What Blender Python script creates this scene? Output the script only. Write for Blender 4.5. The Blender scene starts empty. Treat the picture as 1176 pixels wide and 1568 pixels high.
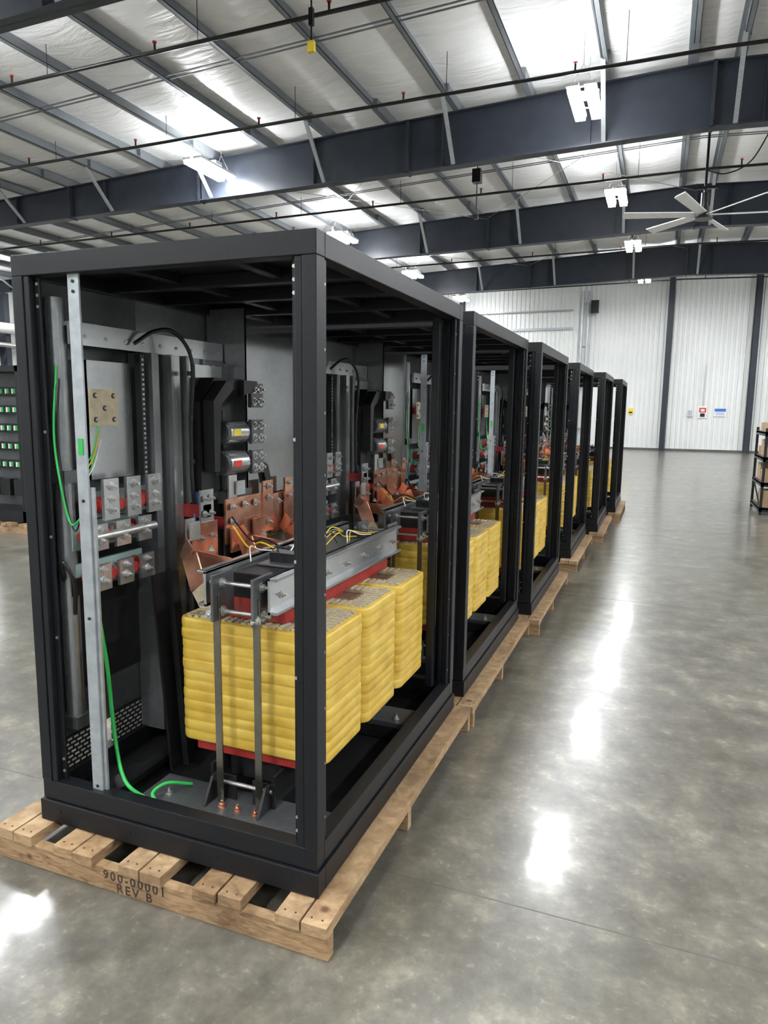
import bpy, math, random
from mathutils import Vector, Matrix
random.seed(7)
scene=bpy.context.scene
ZB=0.135; W=1.24; D=1.68; ZT=ZB+2.2

# ---------------------------------------------------------------- materials
def newmat(name):
    m=bpy.data.materials.new(name); m.use_nodes=True
    nt=m.node_tree; b=nt.nodes['Principled BSDF']; return m,nt,b
def N(nt,t,**kw):
    n=nt.nodes.new(t)
    for k,v in kw.items():
        if k in n.inputs: n.inputs[k].default_value=v
        else: setattr(n,k,v)
    return n
def ramp(nt,fac,stops):
    r=nt.nodes.new('ShaderNodeValToRGB'); e=r.color_ramp.elements
    while len(e)<len(stops): e.new(0.5)
    for i,(p,c) in enumerate(stops):
        e[i].position=p; e[i].color=(*c,1) if len(c)==3 else c
    nt.links.new(fac,r.inputs[0]); return r.outputs[0]
def coords(nt,scale=(1,1,1)):
    tc=nt.nodes.new('ShaderNodeTexCoord'); mp=nt.nodes.new('ShaderNodeMapping')
    mp.inputs['Scale'].default_value=scale
    nt.links.new(tc.outputs['Object'],mp.inputs[0]); return mp.outputs[0]
def bump(nt,b,h,strength,dist=0.01,coat=False):
    bp=nt.nodes.new('ShaderNodeBump'); bp.inputs['Strength'].default_value=strength; bp.inputs['Distance'].default_value=dist
    nt.links.new(h,bp.inputs['Height']); nt.links.new(bp.outputs[0],b.inputs['Normal'])
    if coat: nt.links.new(bp.outputs[0],b.inputs['Coat Normal'])
def mult(nt,a,b2,fac=1):
    mx=nt.nodes.new('ShaderNodeMix'); mx.data_type='RGBA'; mx.blend_type='MULTIPLY'; mx.inputs[0].default_value=fac
    nt.links.new(a,mx.inputs[6]); nt.links.new(b2,mx.inputs[7]); return mx.outputs[2]
def simple(name,c1,c2,rough=0.5,metal=0.0,scale=8,stretch=(1,1,1),bmp=0.0,detail=4,coat=0.0,spec=0.5):
    m,nt,b=newmat(name)
    co=coords(nt,stretch); n=N(nt,'ShaderNodeTexNoise',Scale=scale,Detail=detail)
    nt.links.new(co,n.inputs['Vector'])
    nt.links.new(ramp(nt,n.outputs['Fac'],[(0.3,c1),(0.7,c2)]),b.inputs['Base Color'])
    b.inputs['Roughness'].default_value=rough; b.inputs['Metallic'].default_value=metal
    b.inputs['Coat Weight'].default_value=coat; b.inputs['Specular IOR Level'].default_value=spec
    if bmp: bump(nt,b,n.outputs['Fac'],bmp)
    return m
M={}
M['frame']=simple('charcoal_powder_coat',(0.0070,0.0077,0.0098),(0.0095,0.0104,0.0128),0.40,0.0,60,bmp=0.05,spec=.27)
M['dark']=simple('dark_sheet',(0.010,0.010,0.011),(0.018,0.018,0.019),0.42,0.1,20,spec=.35)
M['beam']=simple('painted_steel_grey',(0.020,0.025,0.035),(0.028,0.033,0.045),0.45,0.0,3,spec=.32)
M['copper']=simple('copper',(0.50,0.22,0.13),(0.80,0.45,0.33),0.22,0.85,12)
M['silver']=simple('tin_plate',(0.45,0.45,0.44),(0.62,0.62,0.60),0.3,0.8,20)
M['alu']=simple('galvanised_strip',(0.34,0.37,0.39),(0.45,0.48,0.50),0.38,0.5,25)
M['red']=simple('red_insulation',(0.26,0.018,0.014),(0.35,0.03,0.024),0.4,0,14)
M['black']=simple('black_plastic',(0.007,0.007,0.007),(0.011,0.011,0.012),0.35,spec=.4)
M['green']=simple('green_wire',(0.02,0.36,0.06),(0.04,0.47,0.10),0.35)
M['yellowwire']=simple('yellow_wire',(0.7,0.48,0.02),(0.75,0.52,0.03),0.35)
M['cream']=simple('cream_spacer',(0.40,0.33,0.22),(0.52,0.45,0.31),0.6,0,40)
M['brown']=simple('brown_winding',(0.10,0.06,0.03),(0.22,0.14,0.08),0.6,0,60)
M['white']=simple('white_paint',(0.70,0.70,0.69),(0.78,0.78,0.77),0.45)
M['blue']=simple('blue_sign',(0.03,0.12,0.45),(0.04,0.15,0.5),0.4)
M['signred']=simple('red_sign',(0.55,0.03,0.02),(0.6,0.04,0.03),0.4)
M['yellowsign']=simple('yellow_label',(0.75,0.57,0.03),(0.8,0.6,0.04),0.4)
M['glass']=simple('clear_barrier',(0.2,0.3,0.28),(0.25,0.35,0.33),0.1,0,4)
M['cardboard']=simple('cardboard',(0.3,0.2,0.11),(0.4,0.28,0.16),0.8,0,5)
M['ink']=simple('stencil_ink',(0.03,0.02,0.015),(0.06,0.035,0.025),0.8)
M['joint']=simple('joint_filler',(0.07,0.066,0.06),(0.095,0.09,0.08),0.5)

def galv(name,c1,c2,rough,met=0.75):
    m,nt,b=newmat(name); co=coords(nt)
    v=N(nt,'ShaderNodeTexVoronoi',Scale=60); nt.links.new(co,v.inputs['Vector'])
    n=N(nt,'ShaderNodeTexNoise',Scale=3,Detail=5); nt.links.new(co,n.inputs['Vector'])
    mx=N(nt,'ShaderNodeMath',operation='ADD'); ml=N(nt,'ShaderNodeMath',operation='MULTIPLY'); ml.inputs[1].default_value=0.18
    nt.links.new(v.outputs['Color'],ml.inputs[0]); nt.links.new(ml.outputs[0],mx.inputs[0]); nt.links.new(n.outputs['Fac'],mx.inputs[1])
    nt.links.new(ramp(nt,mx.outputs[0],[(0.4,c1),(0.85,c2)]),b.inputs['Base Color'])
    b.inputs['Metallic'].default_value=met; b.inputs['Roughness'].default_value=rough
    return m
M['galv']=galv('galvanised_sheet',(0.22,0.23,0.24),(0.35,0.36,0.37),0.27,0.7)
M['galvb']=galv('galvanised_bright',(0.42,0.43,0.44),(0.58,0.59,0.60),0.22,0.8)
M['mirror']=galv('polished_galvanised_sheet',(0.30,0.305,0.315),(0.40,0.405,0.415),0.13,0.95)
M['galvd']=galv('galvanised_dark',(0.085,0.09,0.095),(0.15,0.155,0.162),0.32,0.5)
M['tie']=galv('zinc_tie_bar',(0.17,0.16,0.13),(0.27,0.255,0.215),0.20,0.9)
M['purlin']=simple('purlin_galvanised',(0.15,0.165,0.18),(0.22,0.235,0.25),0.45,0.3,2,(3,0.3,1))

# yellow taped coil
m,nt,b=newmat('yellow_coil_tape'); M['coil']=m
co=coords(nt,(2,2,16)); n=N(nt,'ShaderNodeTexNoise',Scale=2.2,Detail=5,Distortion=0.5); nt.links.new(co,n.inputs['Vector'])
n3=N(nt,'ShaderNodeTexNoise',Scale=11,Detail=4); nt.links.new(coords(nt),n3.inputs['Vector'])
av=N(nt,'ShaderNodeMath',operation='ADD'); hf=N(nt,'ShaderNodeMath',operation='MULTIPLY'); hf.inputs[1].default_value=.5
nt.links.new(n.outputs['Fac'],av.inputs[0]); nt.links.new(n3.outputs['Fac'],av.inputs[1]); nt.links.new(av.outputs[0],hf.inputs[0])
nt.links.new(ramp(nt,hf.outputs[0],[(0.30,(0.46,0.27,0.03)),(0.5,(0.62,0.41,0.058)),(0.70,(0.71,0.52,0.12))]),b.inputs['Base Color'])
b.inputs['Roughness'].default_value=0.42; bump(nt,b,n3.outputs['Fac'],0.3,0.006)
# wood
m,nt,b=newmat('pallet_wood'); M['wood']=m
co=coords(nt,(2.0,2.0,10)); n=N(nt,'ShaderNodeTexNoise',Scale=6,Detail=8,Distortion=1.2); nt.links.new(co,n.inputs['Vector'])
g=nt.nodes.new('ShaderNodeNewGeometry')
ad=N(nt,'ShaderNodeMath',operation='ADD'); nt.links.new(n.outputs['Fac'],ad.inputs[0])
rs=N(nt,'ShaderNodeMath',operation='MULTIPLY'); rs.inputs[1].default_value=0.3; nt.links.new(g.outputs['Random Per Island'],rs.inputs[0]); nt.links.new(rs.outputs[0],ad.inputs[1])
wc=ramp(nt,ad.outputs[0],[(0.35,(0.12,0.062,0.026)),(0.62,(0.31,0.19,0.095)),(0.95,(0.47,0.33,0.19))])
kn=N(nt,'ShaderNodeTexVoronoi',Scale=5.5); nt.links.new(coords(nt,(1,1,1.5)),kn.inputs['Vector'])
kc=ramp(nt,kn.outputs['Distance'],[(0.05,(0.25,0.15,0.1)),(0.13,(1,1,1))])
sm=N(nt,'ShaderNodeTexNoise',Scale=2.3,Detail=6,Roughness=.7); nt.links.new(coords(nt),sm.inputs['Vector'])
sc=ramp(nt,sm.outputs['Fac'],[(0.36,(0.42,0.38,0.36)),(0.52,(1,1,1))])
nt.links.new(mult(nt,mult(nt,wc,kc,.9),sc,.75),b.inputs['Base Color'])
b.inputs['Roughness'].default_value=0.7; bump(nt,b,n.outputs['Fac'],0.4,0.004)
# perforated grille, light from behind its slots painted as pale bricks
m,nt,b=newmat('grille_painted_slot_light'); M['perf']=m
co=coords(nt); sp=nt.nodes.new('ShaderNodeSeparateXYZ'); nt.links.new(co,sp.inputs[0]); cb=nt.nodes.new('ShaderNodeCombineXYZ')
s1=N(nt,'ShaderNodeMath',operation='ADD'); nt.links.new(sp.outputs[0],s1.inputs[0]); nt.links.new(sp.outputs[1],s1.inputs[1])
nt.links.new(s1.outputs[0],cb.inputs[0]); nt.links.new(sp.outputs[2],cb.inputs[1])
br=N(nt,'ShaderNodeTexBrick',Scale=1.0); br.inputs['Color1'].default_value=(0.6,0.6,0.57,1); br.inputs['Color2'].default_value=(0.4,0.4,0.38,1)
br.inputs['Mortar'].default_value=(0.01,0.01,0.01,1); br.inputs['Mortar Size'].default_value=0.0055; br.inputs['Brick Width'].default_value=0.034; br.inputs['Row Height'].default_value=0.019
nt.links.new(cb.outputs[0],br.inputs['Vector']); nt.links.new(br.outputs['Color'],b.inputs['Base Color'])
# polished concrete
m,nt,b=newmat('polished_concrete'); M['floor']=m
co=coords(nt)
a=N(nt,'ShaderNodeTexNoise',Scale=0.8,Detail=6,Roughness=0.6); nt.links.new(co,a.inputs['Vector'])
c=N(nt,'ShaderNodeTexNoise',Scale=4.5,Detail=9,Roughness=0.66); nt.links.new(co,c.inputs['Vector'])
d=N(nt,'ShaderNodeTexNoise',Scale=24,Detail=6,Roughness=0.7); nt.links.new(co,d.inputs['Vector'])
ca=ramp(nt,a.outputs['Fac'],[(0.3,(0.100,0.092,0.075)),(0.7,(0.150,0.140,0.118))])
cc=ramp(nt,c.outputs['Fac'],[(0.36,(0.70,0.70,0.69)),(0.5,(1.0,1.0,1.0)),(0.57,(1.2,1.2,1.18)),(0.67,(1.8,1.77,1.68))])
cd=ramp(nt,d.outputs['Fac'],[(0.35,(0.84,0.84,0.84)),(0.58,(1.0,1.0,1.0)),(0.68,(1.55,1.53,1.46))])
nt.links.new(mult(nt,mult(nt,ca,cc),cd),b.inputs['Base Color'])
b.inputs['Roughness'].default_value=.30; b.inputs['IOR'].default_value=1.5; b.inputs['Specular IOR Level'].default_value=.36
b.inputs['Coat Weight'].default_value=.30; b.inputs['Coat IOR'].default_value=1.5
rr=nt.nodes.new('ShaderNodeMapRange'); rr.inputs[1].default_value=.35; rr.inputs[2].default_value=.65; rr.inputs[3].default_value=0.05; rr.inputs[4].default_value=0.15; nt.links.new(c.outputs['Fac'],rr.inputs[0])
nt.links.new(rr.outputs[0],b.inputs['Coat Roughness'])
f=N(nt,'ShaderNodeTexNoise',Scale=9,Detail=1.5); nt.links.new(co,f.inputs['Vector']); bump(nt,b,f.outputs['Fac'],0.12,0.006,True)
# insulation ceiling
m,nt,b=newmat('white_vinyl_insulation'); M['ceil']=m
co=coords(nt,(0.5,1.6,1)); n=N(nt,'ShaderNodeTexNoise',Scale=2.2,Detail=5,Distortion=1.5); nt.links.new(co,n.inputs['Vector'])
nt.links.new(ramp(nt,n.outputs['Fac'],[(0.3,(0.86,0.86,0.85)),(0.7,(0.93,0.93,0.92))]),b.inputs['Base Color'])
b.inputs['Roughness'].default_value=0.38; bump(nt,b,n.outputs['Fac'],0.7,0.08)
# corrugated wall
m,nt,b=newmat('white_ribbed_panel'); M['wall']=m
co=coords(nt)
n=N(nt,'ShaderNodeTexNoise',Scale=0.6,Detail=3); nt.links.new(co,n.inputs['Vector'])
nt.links.new(ramp(nt,n.outputs['Fac'],[(0.3,(0.62,0.63,0.615)),(0.7,(0.70,0.71,0.695))]),b.inputs['Base Color']); b.inputs['Roughness'].default_value=0.45
# LED lens, and a weaker upward glow added to brighten the ceiling
for nm,st in (('led',95),('added_uplight',22)):
    m,nt,b=newmat('led_emitter_'+nm); M[nm]=m
    b.inputs['Emission Color'].default_value=(0.95,0.98,1.0,1); b.inputs['Emission Strength'].default_value=st

# ---------------------------------------------------------------- mesh builder
class MB:
    def __init__(s): s.v=[]; s.f=[]; s.m=[]; s.sm=[]; s.mats=[]
    def mi(s,k):
        if k not in s.mats: s.mats.append(k)
        return s.mats.index(k)
    def add(s,vs,fs,k,smooth=False):
        o=len(s.v); s.v+= [tuple(v) for v in vs]; i=s.mi(k)
        for f in fs: s.f.append([o+j for j in f]); s.m.append(i); s.sm.append(smooth)
    def box(s,x0,x1,y0,y1,z0,z1,k,mat=None):
        vs=[Vector(p) for p in [(x0,y0,z0),(x1,y0,z0),(x1,y1,z0),(x0,y1,z0),(x0,y0,z1),(x1,y0,z1),(x1,y1,z1),(x0,y1,z1)]]
        if mat is not None: vs=[mat@v for v in vs]
        s.add(vs,[(3,2,1,0),(4,5,6,7),(0,1,5,4),(1,2,6,5),(2,3,7,6),(3,0,4,7)],k)
    def bar(s,p0,p1,w,h,k,up=(0,0,1)):
        p0=Vector(p0);p1=Vector(p1);d=(p1-p0);L=d.length;d.normalize();u=Vector(up)
        r=d.cross(u)
        if r.length<1e-3: r=d.cross(Vector((0,1,0)))
        r.normalize();u=r.cross(d)
        vs=[]
        for p in (p0,p1):
            for a,b in ((-1,-1),(1,-1),(1,1),(-1,1)): vs.append(p+r*a*w/2+u*b*h/2)
        s.add(vs,[(3,2,1,0),(4,5,6,7),(0,1,5,4),(1,2,6,5),(2,3,7,6),(3,0,4,7)],k)
    def cyl(s,p0,p1,r,k,n=12,smooth=True): s.tube([p0,p1],r,k,n,smooth)
    def tube(s,pts,r,k,n=8,smooth=True):
        pts=[Vector(p) for p in pts]; vs=[];fs=[]
        ref=Vector((0.13,0.27,0.95)).normalized()
        for i,p in enumerate(pts):
            d=(pts[min(i+1,len(pts)-1)]-pts[max(i-1,0)]).normalized()
            a=d.cross(ref)
            if a.length<0.2: a=d.cross(Vector((1,0,0)))
            a.normalize(); b=d.cross(a)
            for j in range(n):
                t=2*math.pi*j/n; vs.append(p+a*math.cos(t)*r+b*math.sin(t)*r)
        for i in range(len(pts)-1):
            for j in range(n): fs.append((i*n+j,i*n+(j+1)%n,(i+1)*n+(j+1)%n,(i+1)*n+j))
        s.add(vs,fs,k,smooth)
        s.add(vs[:n],[tuple(range(n-1,-1,-1))],k); s.add(vs[-n:],[tuple(range(n))],k)
    def wire(s,ctrl,r,k,seg=8):
        P=[Vector(c) for c in ctrl]; P=[P[0]*2-P[1]]+P+[P[-1]*2-P[-2]]; out=[]
        for i in range(1,len(P)-2):
            for j in range(seg):
                t=j/seg; a,b,c,d=P[i-1],P[i],P[i+1],P[i+2]
                out.append(0.5*((2*b)+(c-a)*t+(2*a-5*b+4*c-d)*t*t+(3*b-a-3*c+d)*t**3))
        out.append(P[-2]); s.tube(out,r,k,8)
    def bolt(s,p,axis,r=0.008,h=0.008,k='silver'):
        p=Vector(p); s.cyl(p,p+Vector(axis)*h,r,k,6,False); s.cyl(p,p+Vector(axis)*h*0.3,r*1.5,k,10,False)
        s.cyl(p,p+Vector(axis)*h*1.9,r*0.5,k,8,False)
    def poly(s,pts,ext,k):
        n=len(pts); e=Vector(ext); vs=[Vector(p) for p in pts]+[Vector(p)+e for p in pts]
        s.add(vs,[tuple(range(n-1,-1,-1)),tuple(range(n,2*n))]+[(i,(i+1)%n,n+(i+1)%n,n+i) for i in range(n)],k)
    def mesh(s,name):
        me=bpy.data.meshes.new(name); me.from_pydata(s.v,[],s.f)
        for k in s.mats: me.materials.append(M[k])
        me.polygons.foreach_set('material_index',s.m); me.polygons.foreach_set('use_smooth',s.sm); me.update(); return me
def obj(name,me,parent=None,loc=(0,0,0),bevel=0):
    o=bpy.data.objects.new(name,me); scene.collection.objects.link(o); o.location=loc
    if parent: o.parent=parent
    if bevel:
        b=o.modifiers.new('Bevel','BEVEL'); b.width=bevel; b.segments=2; b.limit_method='ANGLE'; b.angle_limit=math.radians(50)
    return o
def empty(name,loc):
    e=bpy.data.objects.new(name,None); scene.collection.objects.link(e); e.location=loc; e.empty_display_size=0.2; return e

# ---------------------------------------------------------------- room
XL,XR,Y0,Y1=-26.0,18.0,-12.0,34.6
RX=1.5; RZ=8.22; SL=0.045
def roofz(x): return RZ-SL*abs(x-RX)
mb=MB(); mb.box(XL-.3,XR+.3,Y0-.3,Y1+.3,-0.2,0,'floor'); obj('floor',mb.mesh('floor'))
mb=MB()
for k in range(-2,8):
    mb.box(XL,XR,0.395+4.6*k,0.401+4.6*k,0.0,0.0006,'joint')
for x in (-22,-17.4,-12.8,-8.2,-3.6,3.35,7.95,12.5): mb.box(x,x+.006,Y0,Y1,0.0,0.0006,'joint')
obj('trim_1',mb.mesh('floor_joints'))

def ribwall(name,p0,p1,h,inward,step=0.3):
    mb=MB(); p0=Vector(p0);p1=Vector(p1);d=(p1-p0);L=d.length;d.normalize();n=Vector(inward)
    prof=[]; s=0
    while s<L:
        for ds,o in ((0,0.0),(step*0.55,0.0),(step*0.66,0.035),(step*0.88,0.035)):
            if s+ds<=L: prof.append((s+ds,o))
        s+=step
    prof.append((L,0))
    vs=[];fs=[]
    for s,o in prof:
        p=p0+d*s+n*o; hh=h(p.x) if callable(h) else h
        vs+= [(p.x,p.y,0),(p.x,p.y,hh)]
    for i in range(len(prof)-1): fs.append((2*i,2*i+2,2*i+3,2*i+1))
    mb.add(vs,fs,'wall'); return mb
hz=lambda x:roofz(x)+0.25
mb=ribwall('b',(XL,Y1,0),(XR,Y1,0),hz,(0,-1,0),0.22); mb.box(XL,XR,Y1+.01,Y1+.2,0,RZ+.3,'wall'); obj('wall_back',mb.mesh('wall_back'))
mb=ribwall('l',(XL,Y0,0),(XL,Y1,0),roofz(XL)+.25,(1,0,0)); mb.box(XL-.2,XL-.01,Y0,Y1,0,RZ,'wall'); obj('wall_left',mb.mesh('wall_left'))
mb=ribwall('r',(XR,Y0,0),(XR,Y1,0),roofz(XR)+.25,(-1,0,0)); mb.box(XR+.01,XR+.2,Y0,Y1,0,RZ,'wall'); obj('wall_right',mb.mesh('wall_right'))
mb=ribwall('f',(XL,Y0,0),(XR,Y0,0),hz,(0,1,0)); mb.box(XL,XR,Y0-.2,Y0-.01,0,RZ+.3,'wall'); obj('wall_front',mb.mesh('wall_front'))

# ceiling insulation, sagging between purlins
PS=1.52
px=[]; x=RX-0.4
while x>XL: px.append(x); x-=PS
x=RX+0.4
while x<XR: px.append(x); x+=PS
px.sort()
mb=MB(); xs=[]
for a,b2 in zip([XL-.2]+px,px+[XR+.2]):
    for j in range(8): xs.append((a+(b2-a)*j/8, math.sin(math.pi*j/8)))
xs.append((XR+.2,0))
ys=[Y0-.2+i*(Y1-Y0+.4)/40 for i in range(41)]
vs=[];fs=[]
for yy in ys:
    for x,sg in xs:
        vs.append((x,yy,roofz(x)+0.22-0.07*sg+random.uniform(-.006,.006)))
nx=len(xs)
for j in range(len(ys)-1):
    for i in range(nx-1): fs.append((j*nx+i,(j+1)*nx+i,(j+1)*nx+i+1,j*nx+i+1))
mb.add(vs,fs,'ceil',True); obj('ceiling',mb.mesh('ceiling'))
# purlins
mb=MB()
for x in px:
    z=roofz(x); t=.012
    mb.box(x-t/2,x+t/2,Y0,Y1,z,z+.21,'purlin'); mb.box(x-.005,x+.09,Y0,Y1,z,z+.012,'purlin'); mb.box(x-.08,x+.005,Y0,Y1,z+.198,z+.21,'purlin')
    mb.box(x+.082,x+.09,Y0,Y1,z,z+.03,'purlin')
for fy in (5.7,13.3,20.9,28.5):
    for x in px: mb.box(x-.02,x+.1,fy-.9,fy+.9,roofz(x)-.002,roofz(x)+.2,'purlin')
for fy in (2,9.5,17.1,24.7,31.5):
    for s in (0,.12):
        mb.bar((XL,fy+s,roofz(XL)+.02),(RX,fy+s,roofz(RX)+.02),.025,.02,'purlin'); mb.bar((XR,fy+s,roofz(XR)+.02),(RX,fy+s,roofz(RX)+.02),.025,.02,'purlin')
obj('roof_purlins',mb.mesh('roof_purlins'))
mb=MB()
for y0 in (13.3,20.9):
    for x0,x1 in ((-4.6,1.5),(-10.7,-4.6)):
        mb.cyl((x0,y0,roofz(x0)-.15),(x1,y0+7.6,roofz(x1)-.15),.009,'silver',6); mb.cyl((x1,y0,roofz(x1)-.15),(x0,y0+7.6,roofz(x0)-.15),.009,'silver',6)
obj('roof_rod_bracing',mb.mesh('roof_rod_bracing'))
# rafters
def rafter(y):
    mb=MB()
    def bot(x):
        return 7.06-0.03*abs(x-RX) if abs(x-RX)<6 else 6.88-0.016*(abs(x-RX)-6)
    xs=[XL,-20,-14,-9.9,-4.5,RX,7.5,12,XR]
    for i in range(len(xs)-1):
        a,b2=xs[i],xs[i+1]
        mb.poly([(a,y-.008,bot(a)),(b2,y-.008,bot(b2)),(b2,y-.008,roofz(b2)),(a,y-.008,roofz(a))],(0,.016,0),'beam')
        for fn in (bot,lambda q:roofz(q)-.025):
            mb.poly([(a,y-.13,fn(a)),(b2,y-.13,fn(b2)),(b2,y-.13,fn(b2)+.022),(a,y-.13,fn(a)+.022)],(0,.26,0),'beam')
        mb.box(b2-.03,b2+.03,y-.13,y+.13,bot(b2)-.02,roofz(b2),'beam')
    x=XL+1
    while x<XR:
        mb.box(x-.006,x+.006,y-.12,y+.12,bot(x),roofz(x),'beam'); x+=3.04
    for i,x in enumerate(px):
        if i%2==0:
            for sgn in (-1,1): mb.bar((x,y+sgn*.1,bot(x)+.04),(x,y+sgn*1.0,roofz(x)+.03),.08,.04,'alu')
    return mb
for i,y in enumerate((-1.9,5.7,13.3,20.9,28.5)): obj('roof_rafter',rafter(y).mesh('roof_rafter'))
# columns on far wall and side walls
mb=MB()
for x in (-21,-15,-9,1.05,4.7,10,15):
    z=roofz(x); mb.box(x-.12,x+.12,Y1-.34,Y1-.32,0,z,'beam'); mb.box(x-.12,x+.12,Y1-.06,Y1-.04,0,z,'beam'); mb.box(x-.01,x+.01,Y1-.33,Y1-.05,0,z,'beam')
for y in (-1.9,5.7,13.3,20.9,28.5):
    for x,s in ((XL,1),(XR,-1)):
        z=6.5
        mb.box(min(x+s*.06,x+s*.6),max(x+s*.06,x+s*.6),y-.01,y+.01,0,z,'beam'); mb.box(x+s*.6-.01,x+s*.6+.01,y-.13,y+.13,0,z,'beam')
obj('steel_columns',mb.mesh('steel_columns'))
mb=MB(); 
mb.box(XL+.05,XR-.05,Y1-.08,Y1-.05,0,0.1,'joint'); obj('baseboard_back',mb.mesh('baseboard_back'))
# sprinkler pipes
def spr(y,z):
    mb=MB(); 
    mb.cyl((XL+.4,y,z-.35),(RX,y,z),.03,'black',8); mb.cyl((RX,y,z),(XR-.4,y,z-.35),.03,'black',8)
    x=XL+1.3
    while x<XR-1:
        zz=z-.35*abs(x-RX)/abs(XL-RX) 
        mb.cyl((x,y,zz),(x,y,zz+.14),.018,'black',6); mb.cyl((x,y,zz+.13),(x,y,zz+.15),.035,'signred',8)
        mb.cyl((x+.8,y,zz),(x+.8,y,roofz(x)),.006,'black',5); x+=3
    return mb
for y in (3.0,7.7,10.75,16.6,24.35,31.0): obj('sprinkler_pipe',spr(y,7.35).mesh('sprinkler_pipe'))

# LED high-bay fixtures
def fixture(x,z):
    mb=MB(); top=roofz(x)-z-.02; v=min(.42,top-.05)
    for sx in (-.145,.145):
        mb.box(sx-.085,sx+.085,-.66,.66,-.07,.0,'led')
        mb.box(sx-.10,sx+.10,-.68,.68,.001,.05,'white')
        mb.box(sx-.065,sx+.065,-.6,.6,.0505,.056,'added_uplight')  # glowing strip added on the housing top to lift the ceiling brightness
    mb.box(-.24,.24,-.12,.12,.06,.13,'white')
    for sx in (-.2,.2):
        for sy in (-.45,.45): mb.bar((sx,sy,.05),(0,sy,v),.008,.008,'silver')
    for sy in (-.45,.45): mb.cyl((0,sy,v),(0,sy,top),.006,'silver',6)
    mb.box(-.2,.2,.43,.47,.06,.075,'silver'); mb.box(-.2,.2,-.47,-.43,.06,.075,'silver')
    return mb.mesh('led_high_bay_light')
rowsL={-8.85:[(-8.9,-9.5),(-8.9,-5.5),(-8.9,-.4),(-9.05,5.95),(-9.0,12.4),(-8.8,19.2),(-8.7,25.7),(-8.5,32.3)],
 -.4:[(-.6,-9.5),(-.6,-5.5),(-.6,-.4),(-.6,4.6),(-.62,11.64),(-.44,17.6),(-.24,23.3),(-.05,29.5)],
 -17.2:[(-17.2,-6),(-17.2,0),(-17.2,6),(-17.2,26)],
 -23.5:[(-23.5,-6),(-23.5,4.5),(-23.5,9),(-23.5,18),(-23.5,26)],
 7.8:[(7.8,-6),(7.8,0),(7.8,5.5),(7.8,12),(7.8,17.8),(7.8,23.3),(7.8,29.5)],
 14.5:[(14.5,-5),(14.5,4.6),(14.5,12),(14.5,19),(14.5,27)]}
for xr,lst in rowsL.items():
    z=min(7.2,roofz(xr)-.5); fx=fixture(xr,z)
    for (x,y) in lst: obj('led_high_bay_light',fx,None,(x,y,z))

# ceiling fan (HVLS)
fe=empty('ceiling_fan',(1.57,16,6.24))
mb=MB(); mb.cyl((0,0,-.1),(0,0,.12),.13,'black',20); mb.cyl((0,0,.12),(0,0,.42),.08,'black',16); mb.cyl((0,0,.42),(0,0,1.9),.03,'black',10)
mb.cyl((0,0,-.14),(0,0,-.1),.2,'black',20); mb.box(-.25,.25,-.03,.03,.5,.56,'black')
mb.wire([(0,0,.9),(.4,.2,.85),(.9,.3,1.1),(1.3,.3,1.85)],.015,'black')
obj('fan_motor',mb.mesh('fan_motor'),fe)
mb=MB()
for i in range(6):
    R=Matrix.Rotation(math.radians(60*i+12),4,'Z')@Matrix.Rotation(math.radians(18),4,'X')
    mb.poly([R@Vector(p) for p in [(.15,-.09,-.05),(1.7,-.12,-.02),(1.73,-.07,-.02),(1.73,.11,-.02),(.15,.09,-.05)]],(0,0,.02),'white')
obj('fan_blades',mb.mesh('fan_blades'),fe)

mb=MB(); mb.cyl((0,0,0),(0,0,1.15),.012,'black',6); mb.box(-.05,.05,-.03,.03,-.14,0,'yellowsign'); mb.box(-.03,.03,-.03,.03,.2,.42,'black')
obj('hanging_hoist_pendant',mb.mesh('hanging_pendant'),None,(-3.85,7.45,6.82))
mb=MB(); mb.cyl((0,0,-.45),(0,0,1.1),.012,'black',6); mb.box(-.05,.05,-.05,.05,-.5,-.4,'black'); mb.box(-.1,.1,-.1,.1,.32,.62,'black')
obj('hanging_cable_drop',mb.mesh('hanging_cable_drop'),None,(-3.45,15.2,6.82))

# things on far wall
mb=MB(); mb.box(-.2,.2,-.03,0,-.28,.28,'white'); mb.box(-.15,.15,-.045,-.03,-.02,.2,'signred'); mb.box(-.1,.1,-.06,-.04,-.22,-.06,'dark'); mb.box(-.08,.08,-.06,-.045,.03,.14,'white')
mb.cyl((0,-.03,.28),(0,-.03,2.2),.02,'silver',8)
obj('fire_alarm_panel',mb.mesh('fire_alarm_panel'),None,(2.75,Y1-.04,1.85),.004)
mb=MB(); mb.box(-.26,.26,-.02,0,-.19,.19,'white'); mb.box(-.24,.24,-.026,-.02,.03,.17,'blue')
for i in range(3): mb.box(-.18,.18,-.026,-.02,-.12+.045*i,-.105+.045*i,'blue')
obj('wall_notice_sign',mb.mesh('wall_notice_sign'),None,(3.5,Y1-.04,1.85))
mb=MB(); mb.box(-.13,.13,-.08,0,-.16,.16,'white'); mb.box(-.1,.1,-.09,-.08,-.13,.13,'alu'); obj('electrical_box',mb.mesh('electrical_box'),None,(2.2,Y1-.04,1.8),.004)
mb=MB(); mb.box(-.12,.12,-.02,0,-.15,.15,'yellowsign'); mb.box(-.08,.08,-.025,-.02,-.1,-.02,'black'); obj('wall_warning_sign',mb.mesh('wall_warning_sign'),None,(-.45,Y1-.04,1.85))
mb=MB(); mb.box(-.18,.18,-.3,0,-.3,.3,'black'); mb.cyl((0,-.3,.12),(0,-.34,.12),.12,'dark',20); mb.cyl((0,-.3,-.14),(0,-.34,-.14),.12,'dark',20); mb.box(-.05,.05,0,.25,-.05,.05,'silver')
obj('wall_speaker',mb.mesh('wall_speaker'),None,(-2.35,Y1-.3,6.8),.01)
mb=MB(); 
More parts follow.
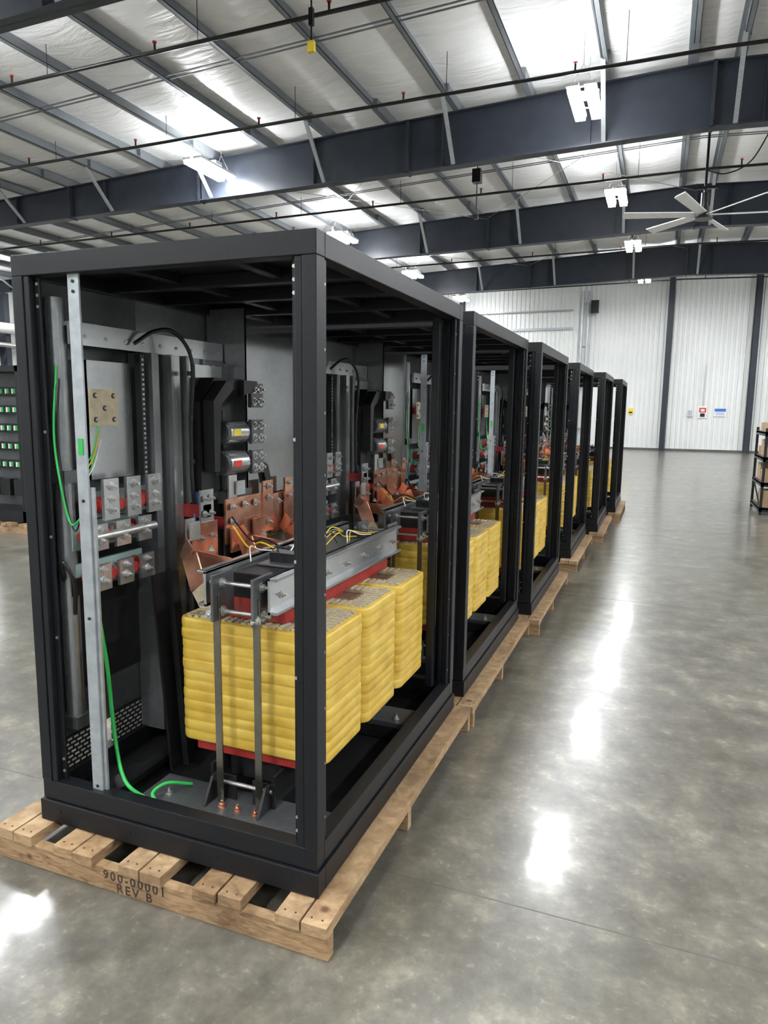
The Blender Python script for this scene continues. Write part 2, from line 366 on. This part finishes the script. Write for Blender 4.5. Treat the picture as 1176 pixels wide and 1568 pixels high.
for dx in (0,.28): mb.cyl((dx,0,0),(dx,0,7.6),.06,'alu',12)
for z in (1,3,5,7): mb.box(-.1,.4,-.02,.1,z,z+.06,'silver')
obj('wall_conduit_pipes',mb.mesh('wall_conduit_pipes'),None,(-2.95,Y1-.17,0))
mb=MB(); mb.box(-21,0,-.02,.03,0,.12,'alu'); mb.box(-21,0,-.12,.03,.9,.96,'alu')
obj('wall_girts',mb.mesh('wall_girts'),None,(-3.4,Y1-.09,5.8))

# left wall ducting
mb=MB(); mb.cyl((0,-8,0),(0,30,0),.22,'white',20); mb.cyl((0,-8,-.7),(0,30,-.7),.1,'silver',16)
for y in range(-7,30,4): mb.box(-.5,.05,y,y+.06,-.82,-.78,'silver'); mb.box(-.5,.05,y,y+.06,.22,.27,'silver')
obj('wall_duct_pipes',mb.mesh('wall_duct_pipes'),None,(XL+.9,0,5.0))

# ---------------------------------------------------------------- electrical cabinet
def cabinet_meshes():
    out={}
    mb=MB(); F='frame'; p=.078; q=.06
    for x0,x1,s in ((-W,-W+p,1),(-p,0,-1)):
        for y0,y1,sy in ((0,q,1),(D-q,D,-1)):
            xo0,xo1=(x0,x0+.05) if s==1 else (x1-.05,x1)
            mb.box(xo0,xo1,y0,y1,ZB+.17,ZT-.075,F)
            xi0,xi1=(x0+.052,x1) if s==1 else (x0,x1-.052)
            mb.box(xi0,xi1,y0+.004*max(sy,0),y1-.004*max(-sy,0),ZB+.17,ZT-.075,F)
            yl0,yl1=(y1,y1+.035) if sy==1 else (y0-.035,y0)
            xl0,xl1=(x0+.012,x0+.02) if s==1 else (x1-.02,x1-.012)
            mb.box(xl0,xl1,yl0,yl1,ZB+.17,ZT-.075,F)
            xl0,xl1=(x1,x1+.022) if s==1 else (x0-.022,x0)
            yl0,yl1=(y0+.03,y0+.038) if sy==1 else (y1-.038,y1-.03)
            mb.box(xl0,xl1,yl0,yl1,ZB+.17,ZT-.075,F)
    for y0,y1 in ((0,q),(D-q,D)): mb.box(-W,0,y0,y1,ZT-.075,ZT,F)
    for x0,x1 in ((-W,-W+q),(-q,0)): mb.box(x0,x1,q,D-q,ZT-.075,ZT,F)
    for y0,y1 in ((0.002,q),(D-q,D-.002)): mb.box(-W+.002,-.002,y0,y1,ZB+.092,ZB+.17,F)
    for x0,x1 in ((-W+.002,-W+q),(-q,-.002)): mb.box(x0,x1,q,D-q,ZB+.092,ZB+.17,F)
    e=.008
    for y0,y1 in ((-e,.05),(D-.05,D+e)): mb.box(-W-e,e,y0,y1,ZB,ZB+.088,F)
    for x0,x1 in ((-W-e,-W+.05),(-.05,e)): mb.box(x0,x1,.05,D-.05,ZB,ZB+.088,F)
    mb.box(-W+.05,-.05,.05,D-.05,ZT-.02,ZT-.008,F)
    for y in (.42,.78,1.2): mb.box(-W+.06,-.06,y,y+.045,ZT-.07,ZT-.021,F)
    for x in (-.85,-.4): mb.box(x,x+.04,.06,D-.06,ZT-.055,ZT-.0205,F)
    mb.box(-W+.05,-.05,.05,D-.05,ZB+.01,ZB+.03,'dark')
    mb.box(-.115,-.075,D-.16,D-.12,ZB+.17,ZT-.07,F)
    out['frame']=mb
    mb=MB()
    for x in (-.092,-W+.09):
        for z in [ZB+.21,ZB+.26,.9,1.3,1.7,ZT-.14,ZT-.18,ZT-.1]:
            mb.cyl((x,.031,z),(x,.027,z),.006,'silver',8,False)
    for y in (.08,D-.08):
        for i in range(10): mb.cyl((-.0118,y,ZB+.25+i*.2),(-.0105,y,ZB+.25+i*.2),.005,'silver',8,False)
    for dx,dz in ((-.1,.05),(-.4,.05),(-.8,.05),(-1.15,.05)): mb.cyl((dx,-.0082,ZB+dz),(dx,-.011,ZB+dz),.006,'black',8,False)
    for i in range(10):
        for j in range(8): mb.box(-.36+j*.035,-.34+j*.035,.86+i*.03,.874+i*.03,ZT-.0215,ZT-.0202,'galvd')
    out['fasteners']=mb
    # interior left-hand equipment
    mb=MB()
    mb.box(-1.225,-1.215,.62,1.62,.3,2.28,'galv')
    mb.box(-1.222,-1.216,.06,.62,.42,2.28,'galvd')
    mb.box(-1.21,-1.2,.17,.55,.62,1.2,'dark')
    mb.box(-1.215,-1.205,.07,.32,.2,.44,'perf'); mb.box(-1.215,-1.205,.36,.55,.2,.44,'perf')
    mb.box(-1.1,-1.09,.7,1.02,.30,.45,'perf'); mb.box(-1.22,-1.0,.1,1.5,.2,.225,'dark')
    for z0,z1 in ((1.55,2.2),(.55,1.50)):
        mb.cyl((-1.165,.12,z0),(-1.165,.12,z1),.036,'galv',20)
    mb.box(-1.22,-1.12,.08,.16,1.50,1.55,'galvd'); mb.box(-1.22,-1.12,.08,.16,.5,.55,'galvd')
    mb.wire([(-1.13,.08,1.95),(-1.14,.06,1.7),(-1.12,.06,1.5),(-1.09,.07,1.35),(-1.03,.07,1.38)],.0045,'green')
    mb.wire([(-1.13,.09,1.9),(-1.13,.07,1.7),(-1.11,.07,1.45),(-1.08,.08,1.32),(-1.04,.09,1.42)],.003,'black')
    for k,(dz,dy) in enumerate(((0,0),(.02,.01),(.04,.0),(.055,.015))):
        mb.wire([(-1.08,.22+dy,1.72-dz),(-1.06,.17,1.62-dz),(-1.04,.1,1.56-dz),(-1.0,.06,1.5-dz),(-1.03,.06,1.42)],.0028,('green','yellowwire','green','white')[k])
    mb.box(-1.2,-1.12,.1,.2,1.05,1.12,'black'); mb.wire([(-1.15,.08,1.12),(-1.12,.05,1.2),(-1.09,.07,1.12),(-1.12,.1,.98)],.008,'black')
    mb.box(-1.12,-1.1,.13,1.12,2.03,2.10,'galvb'); mb.box(-1.2,-1.1,.13,1.12,2.10,2.115,'galvb')
    for i in range(9): mb.bolt((-1.1,.2+i*.11,2.065),(1,0,0),.006,.006)
    mb.box(-1.11,-1.098,.95,1.12,1.93,2.03,'galv')
    for y in (.98,1.03,1.08):
        for z in (1.95,2.0): mb.bolt((-1.098,y,z),(1,0,0),.005,.006)
    mb.box(-1.16,-1.15,.24,.5,1.5,1.98,'galvb'); mb.box(-1.21,-1.15,.24,.25,1.5,1.98,'galvd')
    mb.box(-1.1,-1.09,.2,.35,1.72,1.865,'cream'); mb.box(-1.15,-1.1,.25,.3,1.76,1.82,'red')
    for y,z in ((.225,1.745),(.325,1.745),(.225,1.84),(.325,1.84),(.275,1.79)): mb.cyl((-1.0905,y,z),(-1.088,y,z),.011,'black',10,False); mb.bolt((-1.09,y,z),(1,0,0),.006,.006)
    mb.box(-1.13,-1.1,.505,.53,1.5,2.02,'black')
    for i in range(24): mb.box(-1.1,-1.098,.511,.524,1.51+i*.021,1.52+i*.021,'galvb')
    for y0,y1,xf,k in ((.555,.60,-1.08,'galv'),(.61,.64,-1.12,'galvd'),(.66,.72,-1.06,'galvb'),(.745,.76,-1.04,'galv')):
        mb.box(-1.21,xf,y0,y1,.3,2.03,k)
    mb.box(-1.12,-1.11,.76,1.13,.35,2.03,'galv')
    mb.box(-1.10,-1.085,.80,.84,.4,2.02,'galvb')
    mb.box(-1.10,-1.085,1.09,1.13,.4,2.02,'galv')
    mb.box(-1.09,-1.08,.86,1.08,1.9,2.0,'galvb')
    mb.box(-.976,-.97,1.13,1.62,1.1,2.29,'mirror'); mb.box(-1.2,-.97,1.13,1.136,1.1,2.29,'galv')
    mb.box(-1.01,-.995,1.13,1.62,.3,1.1,'galvd')
    mb.wire([(-1.08,.45,2.06),(-1.05,.55,2.12),(-1.03,.66,2.12),(-1.0,.73,2.0),(-1.02,.74,1.7),(-1.02,.74,1.4),(-1.0,.76,1.2)],.009,'black')
    for z in (1.95,1.75,1.55,1.35): mb.cyl((-1.02,.74,z-.01),(-1.02,.74,z+.01),.014,'black',8)
    mb.wire([(-1.03,.78,1.4),(-1.0,.75,1.34),(-1.0,.72,1.3),(-.97,.7,1.22)],.005,'blue')
    # disconnect switch body
    mb.poly([(-1.1,.78,1.4),(-1.1,.90,1.4),(-1.1,.90,1.74),(-1.1,1.0,1.82),(-1.1,1.16,1.86),(-1.1,1.16,1.94),(-1.1,.9,1.94),(-1.1,.78,1.82)],(.1,0,0),'black')
    mb.poly([(-.99,.79,1.5),(-.99,.83,1.5),(-.99,.85,1.81),(-.99,.95,1.88),(-.99,1.10,1.89),(-.99,1.10,1.93),(-.99,.9,1.925),(-.99,.79,1.83)],(.06,0,0),'black')
    mb.poly([(-.93,1.0,1.86),(-.93,1.12,1.88),(-.93,1.12,1.93),(-.93,1.0,1.93)],(.03,0,0),'black')
    mb.bar((-.99,.93,1.36),(-.99,1.16,1.36),.05,.06,'galvd')
    mb.poly([(-1.0,1.18,1.55),(-1.0,1.3,1.5),(-1.0,1.34,1.4),(-1.0,1.28,1.4),(-1.0,1.26,1.46),(-1.0,1.18,1.5)],(.05,0,0),'black')
    for z,lab in ((1.86,None),(1.68,'yellowsign'),(1.53,'signred')):
        if lab:
            mb.cyl((-.965,.90,z),(-.965,1.06,z),.057,'galvb',20); mb.cyl((-.965,.885,z),(-.965,.90,z),.05,'galvd',16)
            mb.box(-1.02,-.965,.90,1.06,z-.055,z+.055,'silver')
            mb.box(-.909,-.9055,.92,.98,z-.015,z+.015,lab)
            mb.box(-1.0,-.93,1.06,1.1,z-.05,z+.05,'dark')
        mb.box(-.93,-.91,1.08,1.19,z-.06,z+.06,'galvd')
        for y in (1.105,1.165):
            for dz in (-.03,.03): mb.bolt((-.91,y,z+dz),(1,0,0),.014,.014)
    mb.box(-1.1,-1.0,1.2,1.26,1.4,1.6,'dark')
    # left terminal groups
    for z,y0 in ((1.40,.2),(1.285,.13),(1.12,.14)):
        mb.box(-1.14,-1.125,y0-.02,y0+.36,z-.055,z+.055,'glass')
        for i in range(3):
            y=y0+.045+i*.13
            mb.cyl((-1.125,y,z),(-1.06,y,z),.034,'red' if i%2==0 else 'silver',16)
            mb.box(-1.06,-1.046,y-.042,y+.042,z-.055,z+(.11 if z>1.35 else .05),'galvb')
            mb.bolt((-1.046,y,z-.015),(1,0,0),.012,.015); mb.bolt((-1.046,y,z+.028),(1,0,0),.010,.012)
            if z>1.35: mb.bolt((-1.046,y,z+.08),(1,0,0),.012,.015)
            if i<2: mb.cyl((-1.11,y+.065,z),(-1.062,y+.065,z),.024,'red',14)
        mb.cyl((-1.10,y0,z),(-1.10,y0+.36,z),.022,'red',12)
    mb.cyl((-1.05,.1,1.285),(-1.05,.5,1.285),.018,'silver',12)
    # copper plates
    mb.box(-.94,-.93,.87,1.24,1.14,1.36,'copper'); mb.box(-.932,-.922,1.20,1.30,1.15,1.42,'copper')
    mb.box(-.915,-.905,.88,1.02,1.10,1.22,'copper'); mb.box(-.915,-.905,1.08,1.20,1.08,1.24,'copper')
    mb.box(-.95,-.94,1.31,1.56,1.13,1.34,'copper'); mb.box(-.925,-.915,1.42,1.5,1.10,1.42,'copper')
    mb.box(-.96,-.95,.93,1.0,1.34,1.47,'silver')
    mb.box(-.965,-.955,.60,.66,1.12,1.30,'silver'); mb.box(-.955,-.945,.66,.82,1.04,1.27,'copper')
    mb.poly([(-.945,.66,1.04),(-.945,.82,1.04),(-.87,.82,.96),(-.87,.66,.96)],(-.01,0,0),'copper')
    mb.poly([(-.945,.66,1.04),(-.89,.55,1.08),(-.89,.55,1.29),(-.945,.66,1.27)],(0,.008,0),'copper')
    mb.box(-.89,-.882,.53,.6,1.22,1.30,'silver')
    mb.box(-.96,-.95,.70,.80,1.26,1.42,'galvb'); mb.box(-.945,-.935,.98,1.05,1.37,1.44,'galvb')
    mb.box(-1.1,-.95,.72,.78,1.29,1.35,'red')
    for y,z in ((.91,1.32),(.91,1.25),(1.02,1.32),(1.12,1.32),(1.25,1.39),(1.25,1.33),(1.25,1.2),(1.35,1.3),(1.46,1.39),(1.46,1.32),(1.46,1.18)): mb.bolt((-.92,y,z),(1,0,0),.012,.013)
    for y,z in ((.69,1.2),(.78,1.2),(.72,1.38),(.77,1.38),(.72,1.31),(.77,1.31)): mb.bolt((-.945,y,z),(1,0,0),.011,.013)
    for y in (.9,1.25,1.48): mb.cyl((-1.11,y,1.24),(-.94,y,1.24),.03,'red',16)
    mb.box(-1.2,-1.19,.62,1.62,.3,1.0,'dark'); mb.box(-.99,-.975,.8,1.1,.35,.95,'galvd')
    mb.bar((-1.0,.46,1.08),(-.93,.46,.2),.10,.012,'dark',(1,0,0)); mb.bar((-.98,.52,1.08),(-.90,.5,.2),.05,.03,'dark',(1,0,0))
    mb.box(-1.2,-1.0,1.58,1.62,.3,2.2,'galv')
    out['switchgear_panel']=mb
    mb=MB(); mb.box(-1.0,-.95,.024,.032,.25,ZT-.07,'alu'); mb.box(-1.003,-.935,.034,.044,.28,1.5,'alu'); mb.box(-1.003,-.998,.034,.08,.28,1.5,'alu')
    mb.box(-.985,-.963,.02,.024,1.62,1.68,'green')
    for z in (2.2,2.235,1.45,.32,1.0): mb.cyl((-.975,.024,z),(-.975,.02,z),.006,'dark',8,False)
    out['mounting_strip']=mb
    mb=MB()
    mb.wire([(-1.03,.12,1.02),(-1.01,.12,.9),(-.99,.12,.76),(-.975,.12,.55),(-.95,.11,.42),(-.91,.09,.345),(-.86,.075,.31),(-.8,.1,.26)],.008,'green')
    mb.wire([(-.70,.25,.27),(-.75,.16,.31),(-.77,.10,.30),(-.74,.075,.285),(-.68,.075,.27),(-.6,.1,.2)],.007,'green')
    mb.wire([(-.6,.08,.19),(-.4,.085,.185),(-.15,.09,.185)],.006,'black')
    out['ground_wires']=mb
    return {k:v.mesh(k) for k,v in out.items()}

def rrect(hx,hy,r,n=6):
    pts=[]
    for cx,cy,a0 in ((hx-r,hy-r,0),(-hx+r,hy-r,90),(-hx+r,-hy+r,180),(hx-r,-hy+r,270)):
        for i in range(n+1):
            a=math.radians(a0+90*i/n); pts.append((cx+r*math.cos(a),cy+r*math.sin(a)))
    return pts
def transformer_meshes():
    out={}
    CX=-.45
    mb=MB()
    rnd=random.Random(3)
    for cy,hy in ((.485,.192),(.885,.192),(1.30,.195)):
        hx=.335; z0,z1=.44,.955; nl=12; lh=(z1-z0)/nl; rings=[]
        for l in range(nl):
            o=rnd.uniform(-.0013,.0013)
            for fz,of in ((0.03,-.0018),(.14,-.0005),(.5,.0),(.86,-.0005),(.97,-.0018)):
                rings.append((z0+(l+fz)*lh,of+o))
        rings=[(z0,-.012)]+rings+[(z1+.001,-.010)]
        vs=[];n=0
        for z,of in rings:
            pr=rrect(hx+of,hy+of,.05,7); n=len(pr); vs+=[(CX+x,cy+y,z) for x,y in pr]
        fs=[]
        for i in range(len(rings)-1):
            for j in range(n): fs.append((i*n+j,i*n+(j+1)%n,(i+1)*n+(j+1)%n,(i+1)*n+j))
        mb.add(vs,fs,'coil',True)
        mb.add([(CX+x,cy+y,z0+.001) for x,y in rrect(hx-.012,hy-.012,.04,7)],[tuple(range(n-1,-1,-1))],'brown')
        def band(ix,iy,w,za,zb,k,r):
            o=rrect(ix,iy,r,7); i2=rrect(ix-w,iy-w,max(r-w,.008),7); n=len(o)
            vs=[(CX+x,cy+y,zb) for x,y in o]+[(CX+x,cy+y,zb) for x,y in i2]+[(CX+x,cy+y,za) for x,y in o]+[(CX+x,cy+y,za) for x,y in i2]
            fs=[]
            for j in range(n):
                j2=(j+1)%n; fs+=[(j,j2,n+j2,n+j),(2*n+j,2*n+j2,j2,j),(n+j,n+j2,3*n+j2,3*n+j)]
            mb.add(vs,fs,k)
        band(hx-.009,hy-.009,.015,.94,.957,'coil',.042)
        band(hx-.024,hy-.024,.012,.93,.948,'brown',.03)
        band(hx-.036,hy-.036,.012,.93,.958,'cream',.026)
        band(hx-.048,hy-.048,.014,.93,.942,'brown',.02)
        band(hx-.062,hy-.062,.012,.93,.958,'cream',.018)
        band(hx-.074,hy-.074,.014,.93,.942,'brown',.016)
        band(hx-.088,hy-.088,.014,.93,.958,'cream',.014)
        for i in range(19):
            x=CX-hx+.05+i*(2*hx-.10)/18
            for s in (-1,1): mb.box(x-.008,x+.008,*sorted((cy+s*(hy-.022),cy+s*(hy-.1))),.94,.962,'cream')
        for i in range(9):
            y=cy-hy+.05+i*(2*hy-.10)/8
            for s in (-1,1): mb.box(*sorted((CX+s*(hx-.022),CX+s*(hx-.11))),y-.008,y+.008,.94,.962,'cream')
        mb.box(CX-.23,CX+.23,cy-.09,cy+.09,.90,.945,'brown')
    out['windings']=mb
    mb=MB()
    for cy in (.485,.885,1.30): mb.box(CX-.11,CX+.11,cy-.07,cy+.07,.30,1.1,'red')
    mb.box(CX-.13,CX+.13,.36,1.46,.965,1.05,'red'); mb.box(CX-.12,CX+.12,.36,1.46,1.05,1.15,'dark')
    mb.box(CX-.26,CX+.26,.31,1.48,.40,.438,'red'); mb.box(CX-.12,CX+.12,.34,1.47,.3,.40,'dark')
    out['core']=mb
    mb=MB()
    for s in (-1,1):
        xo=CX+s*.135
        mb.box(min(xo,xo+s*.012),max(xo,xo+s*.012),.22,1.55,1.04,1.18,'galvb')
        for z in (1.04,1.168): mb.box(min(xo,xo+s*.04),max(xo,xo+s*.04),.22,1.55,z,z+.012,'galv')
        mb.box(min(xo,xo+s*.012),max(xo,xo+s*.012),.24,1.5,.27,.39,'dark')
        for i in range(7): mb.bolt((xo+s*.012,.3+i*.2,1.1),(s,0,0),.01,.012)
    mb.box(CX-.08,CX+.08,.5,1.2,1.152,1.16,'galvd')
    for yb,sy in ((.2,1),(1.56,-1)):
        for x in (CX-.075,CX+.1):
            mb.box(x-.006,x+.006,yb-.03,yb+.11,1.0,1.18,'galvd')
            mb.box(x-.015,x+.015,yb-.004,yb+.004,.26,1.1,'tie')
            mb.box(x-.05,x+.05,yb+.03 if sy>0 else yb-.04,yb+.04 if sy>0 else yb-.03,.26,.36,'dark')
            for z in (1.03,1.14): mb.bolt((x+.006,yb+.03,z),(1,0,0),.014,.016); mb.bolt((x-.006,yb+.03,z),(-1,0,0),.014,.016)
        for z in (1.03,1.14,.33):
            mb.cyl((CX-.12,yb+.03,z),(CX+.14,yb+.03,z),.008,'silver',10)
        mb.bolt((CX-.1,yb-.004,1.02),(0,-1,0),.014,.016); mb.bolt((CX+.1,yb-.004,1.02),(0,-1,0),.014,.016)
    for y in (.12,1.12):
        mb.box(CX-.40,CX+.36,y,y+.18,.235,.26,'galvd'); mb.box(CX-.40,CX+.36,y,y+.012,.17,.235,'dark'); mb.box(CX-.40,CX+.36,y+.168,y+.18,.17,.235,'dark')
        for dx in (-.3,-.05,.02,.1,.3): mb.bolt((CX+dx,y+.05,.26),(0,0,1),.011,.014,'copper' if abs(dx)<.15 else 'silver')
        for dx in (-.12,.12): mb.poly([(CX+dx,y+.02,.26),(CX+dx,y+.13,.26),(CX+dx,y+.13,.36),(CX+dx,y+.08,.36)],(.012,0,0),'dark')
    out['clamps']=mb
    mb=MB()
    for i,cy in enumerate((.43,.87,1.3)):
        mb.bar((-.72,cy,.955),(-.79,cy+.02,1.04),.075,.010,'cream',(0,1,0)); mb.bar((-.79,cy+.02,1.04),(-.86,cy+.06,1.16),.085,.008,'copper',(0,1,0)); mb.bar((-.86,cy+.06,1.16),(-.92,cy+.10,1.19),.085,.008,'copper',(0,1,0))
        mb.bar((-.66,cy+.12,.955),(-.70,cy+.13,1.12),.07,.008,'copper',(0,1,0)); mb.bar((-.70,cy+.13,1.12),(-.90,cy+.13,1.14),.008,.07,'copper')
        mb.bolt((-.80,cy+.13,1.144+.035),(0,0,1),.011,.012)
    rr=random.Random(5)
    for i in range(14):
        x=CX+rr.uniform(-.1,.1); y=.45+rr.uniform(0,.65)
        mb.wire([(x,y,1.17),(x+rr.uniform(-.06,.06),y+.06,1.20+rr.uniform(0,.02)),(x+rr.uniform(-.06,.06),y+.14,1.19),(x+rr.uniform(-.06,.06),y+.24,1.175)],.0028,('yellowwire','black','white')[i%3])
    mb.wire([(CX-.1,.7,1.18),(CX-.2,.72,1.2),(CX-.3,.78,1.16),(CX-.42,.84,1.24)],.004,'yellowwire')
    mb.wire([(CX-.1,.74,1.18),(CX-.2,.76,1.21),(CX-.3,.8,1.19),(CX-.44,.86,1.28)],.004,'black')
    mb.box(-.5,-.38,.55,.62,1.16,1.2,'black')
    out['leads']=mb
    return {k:v.mesh(k) for k,v in out.items()}
CM=cabinet_meshes(); TM=transformer_meshes()

def pallet_mesh():
    mb=MB(); rnd=random.Random(11)
    for y in (-.105,.68,1.69):
        mb.box(-1.43,.092,y,y+.042,0,.09,'wood')
    xs=(.0,-.10,-.33,-.43,-.66,-.76,-.97,-1.07,-1.28,-1.38)
    for x in xs:
        o=rnd.uniform(-.012,.008)
        mb.box(x,x+.093,-.118+o,1.735+o,.0905,.132,'wood')
    for x in xs:
        for dx in (.025,.065): mb.cyl((x+dx,-.09,.131),(x+dx,-.09,.1335),.004,'ink',6,False)
    return mb.mesh('wooden_pallet')
PM=pallet_mesh()
row=[(0,0,0),(.012,1.86,0),(.09,3.70,.0),(.12,6.15,0),(.25,8.15,0),(.36,10.3,0)]
for i,(x,y,r) in enumerate(row):
    c=empty('electrical_cabinet',(x,y,0))
    for k,me in CM.items(): obj(k,me,c,bevel=.003 if k=='frame' else 0)
    t=empty('dry_type_transformer',(x,y,0))
    for k,me in TM.items(): obj(k,me,t,bevel=.0015 if k in('clamps','core') else 0)
    p=obj('wooden_pallet',PM,None,(x,y,0),.003)
    if i==0:
        for s,z,xx in (('900-00001',.0475,-.70),('REV B',.007,-.70)):
            cu=bpy.data.curves.new('pallet_stencil','FONT'); cu.body=s; cu.size=.050; cu.extrude=.0004; cu.offset=.0009; cu.space_character=1.35; cu.align_x='CENTER'
            cu.materials.append(M['ink']); t2=bpy.data.objects.new('stencil_text',cu); scene.collection.objects.link(t2); t2.parent=p
            t2.rotation_euler=(math.radians(90),0,0); t2.location=(xx,-.1056,z)

# neighbouring control cabinet on the left
e=empty('control_panel_cabinet',(-8.7,5.35,0))
mb=MB()
for x0 in (0,1.32):
    for y0 in (0,1.0): mb.box(x0,x0+.08,y0,y0+.08,ZB,ZT,'frame')
mb.box(0,1.4,0,1.08,ZT-.08,ZT,'frame'); mb.box(0,1.4,0,1.08,ZB,ZB+.16,'frame'); mb.box(.08,1.32,.5,.52,ZB+.16,ZT-.08,'galvd')
for r in range(5):
    z=.85+r*.27
    mb.box(.12,1.3,.44,.5,z,z+.13,'dark')
    for i in range(26): mb.box(.14+i*.044,.17+i*.044,.42,.44,z+.03,z+.1,('green','black','white')[i%3])
mb.box(1.15,1.3,.3,.44,1.7,2.1,'galvb')
for i in range(4): mb.box(.2+i*.28,.4+i*.28,.36,.5,.45,.7,'black')
obj('control_frame',mb.mesh('control_frame'),e)
obj('wooden_pallet',PM,None,(-7.25,5.35,0))

# storage rack on the right
e=empty('storage_rack',(2.72,12.1,0))
mb=MB()
for x in (0,.95):
    for y in (0,1.3): mb.box(x,x+.045,y,y+.045,0,1.55,'black')
for z in (.1,.55,1.0,1.45): mb.box(.0,1.0,0,1.35,z,z+.03,'black'); mb.box(0,.03,0,1.35,z-.04,z+.04,'frame'); mb.box(0,1,0,.03,z-.04,z+.04,'frame')
mb.bar((.02,.02,.1),(.02,1.3,.55),.02,.02,'frame')
obj('rack_frame',mb.mesh('rack_frame'),e)
mb=MB(); rnd=random.Random(2)
for z in (.131,.581,1.031,1.481):
    y=.06
    while y<1.1:
        w=rnd.uniform(.22,.4); h=rnd.uniform(.12,.32) if z<1.4 else rnd.uniform(.08,.18)
        k='cardboard' if rnd.random()<.75 else 'white'
        mb.box(.06,.5,y,y+w,z,z+h,k); mb.box(.055,.505,y+w/2-.02,y+w/2+.02,z+h,z+h+.002,'cream'); mb.box(.54,.9,y,y+w,z,z+h*.8,'cardboard'); y+=w+.03
obj('cardboard_boxes',mb.mesh('cardboard_boxes'),e)

# ---------------------------------------------------------------- camera
f,yaw,pit,rol=1515.0,.3728,.1455,.01247
fw=Vector((-math.sin(yaw)*math.cos(pit),math.cos(yaw)*math.cos(pit),-math.sin(pit)))
r=Vector((math.cos(yaw),math.sin(yaw),0)); u=r.cross(fw)
r2=r*math.cos(rol)+u*math.sin(rol); u2=r2.cross(fw)
cam=bpy.data.cameras.new('camera'); co=bpy.data.objects.new('camera',cam); scene.collection.objects.link(co)
R=Matrix((r2,u2,-fw)).transposed().to_4x4(); R.translation=Vector((.998,-1.967,1.80)); co.matrix_world=R
cam.sensor_fit='VERTICAL'; cam.sensor_height=24; cam.lens=f*24/2212; cam.clip_start=.05; cam.clip_end=200
scene.camera=co
w=bpy.data.worlds.new('world'); scene.world=w; w.use_nodes=True; w.node_tree.nodes['Background'].inputs[0].default_value=(.8,.88,1,1); w.node_tree.nodes['Background'].inputs[1].default_value=.5
scene.view_settings.view_transform='Standard'; scene.view_settings.look='None'; scene.view_settings.exposure=1.0
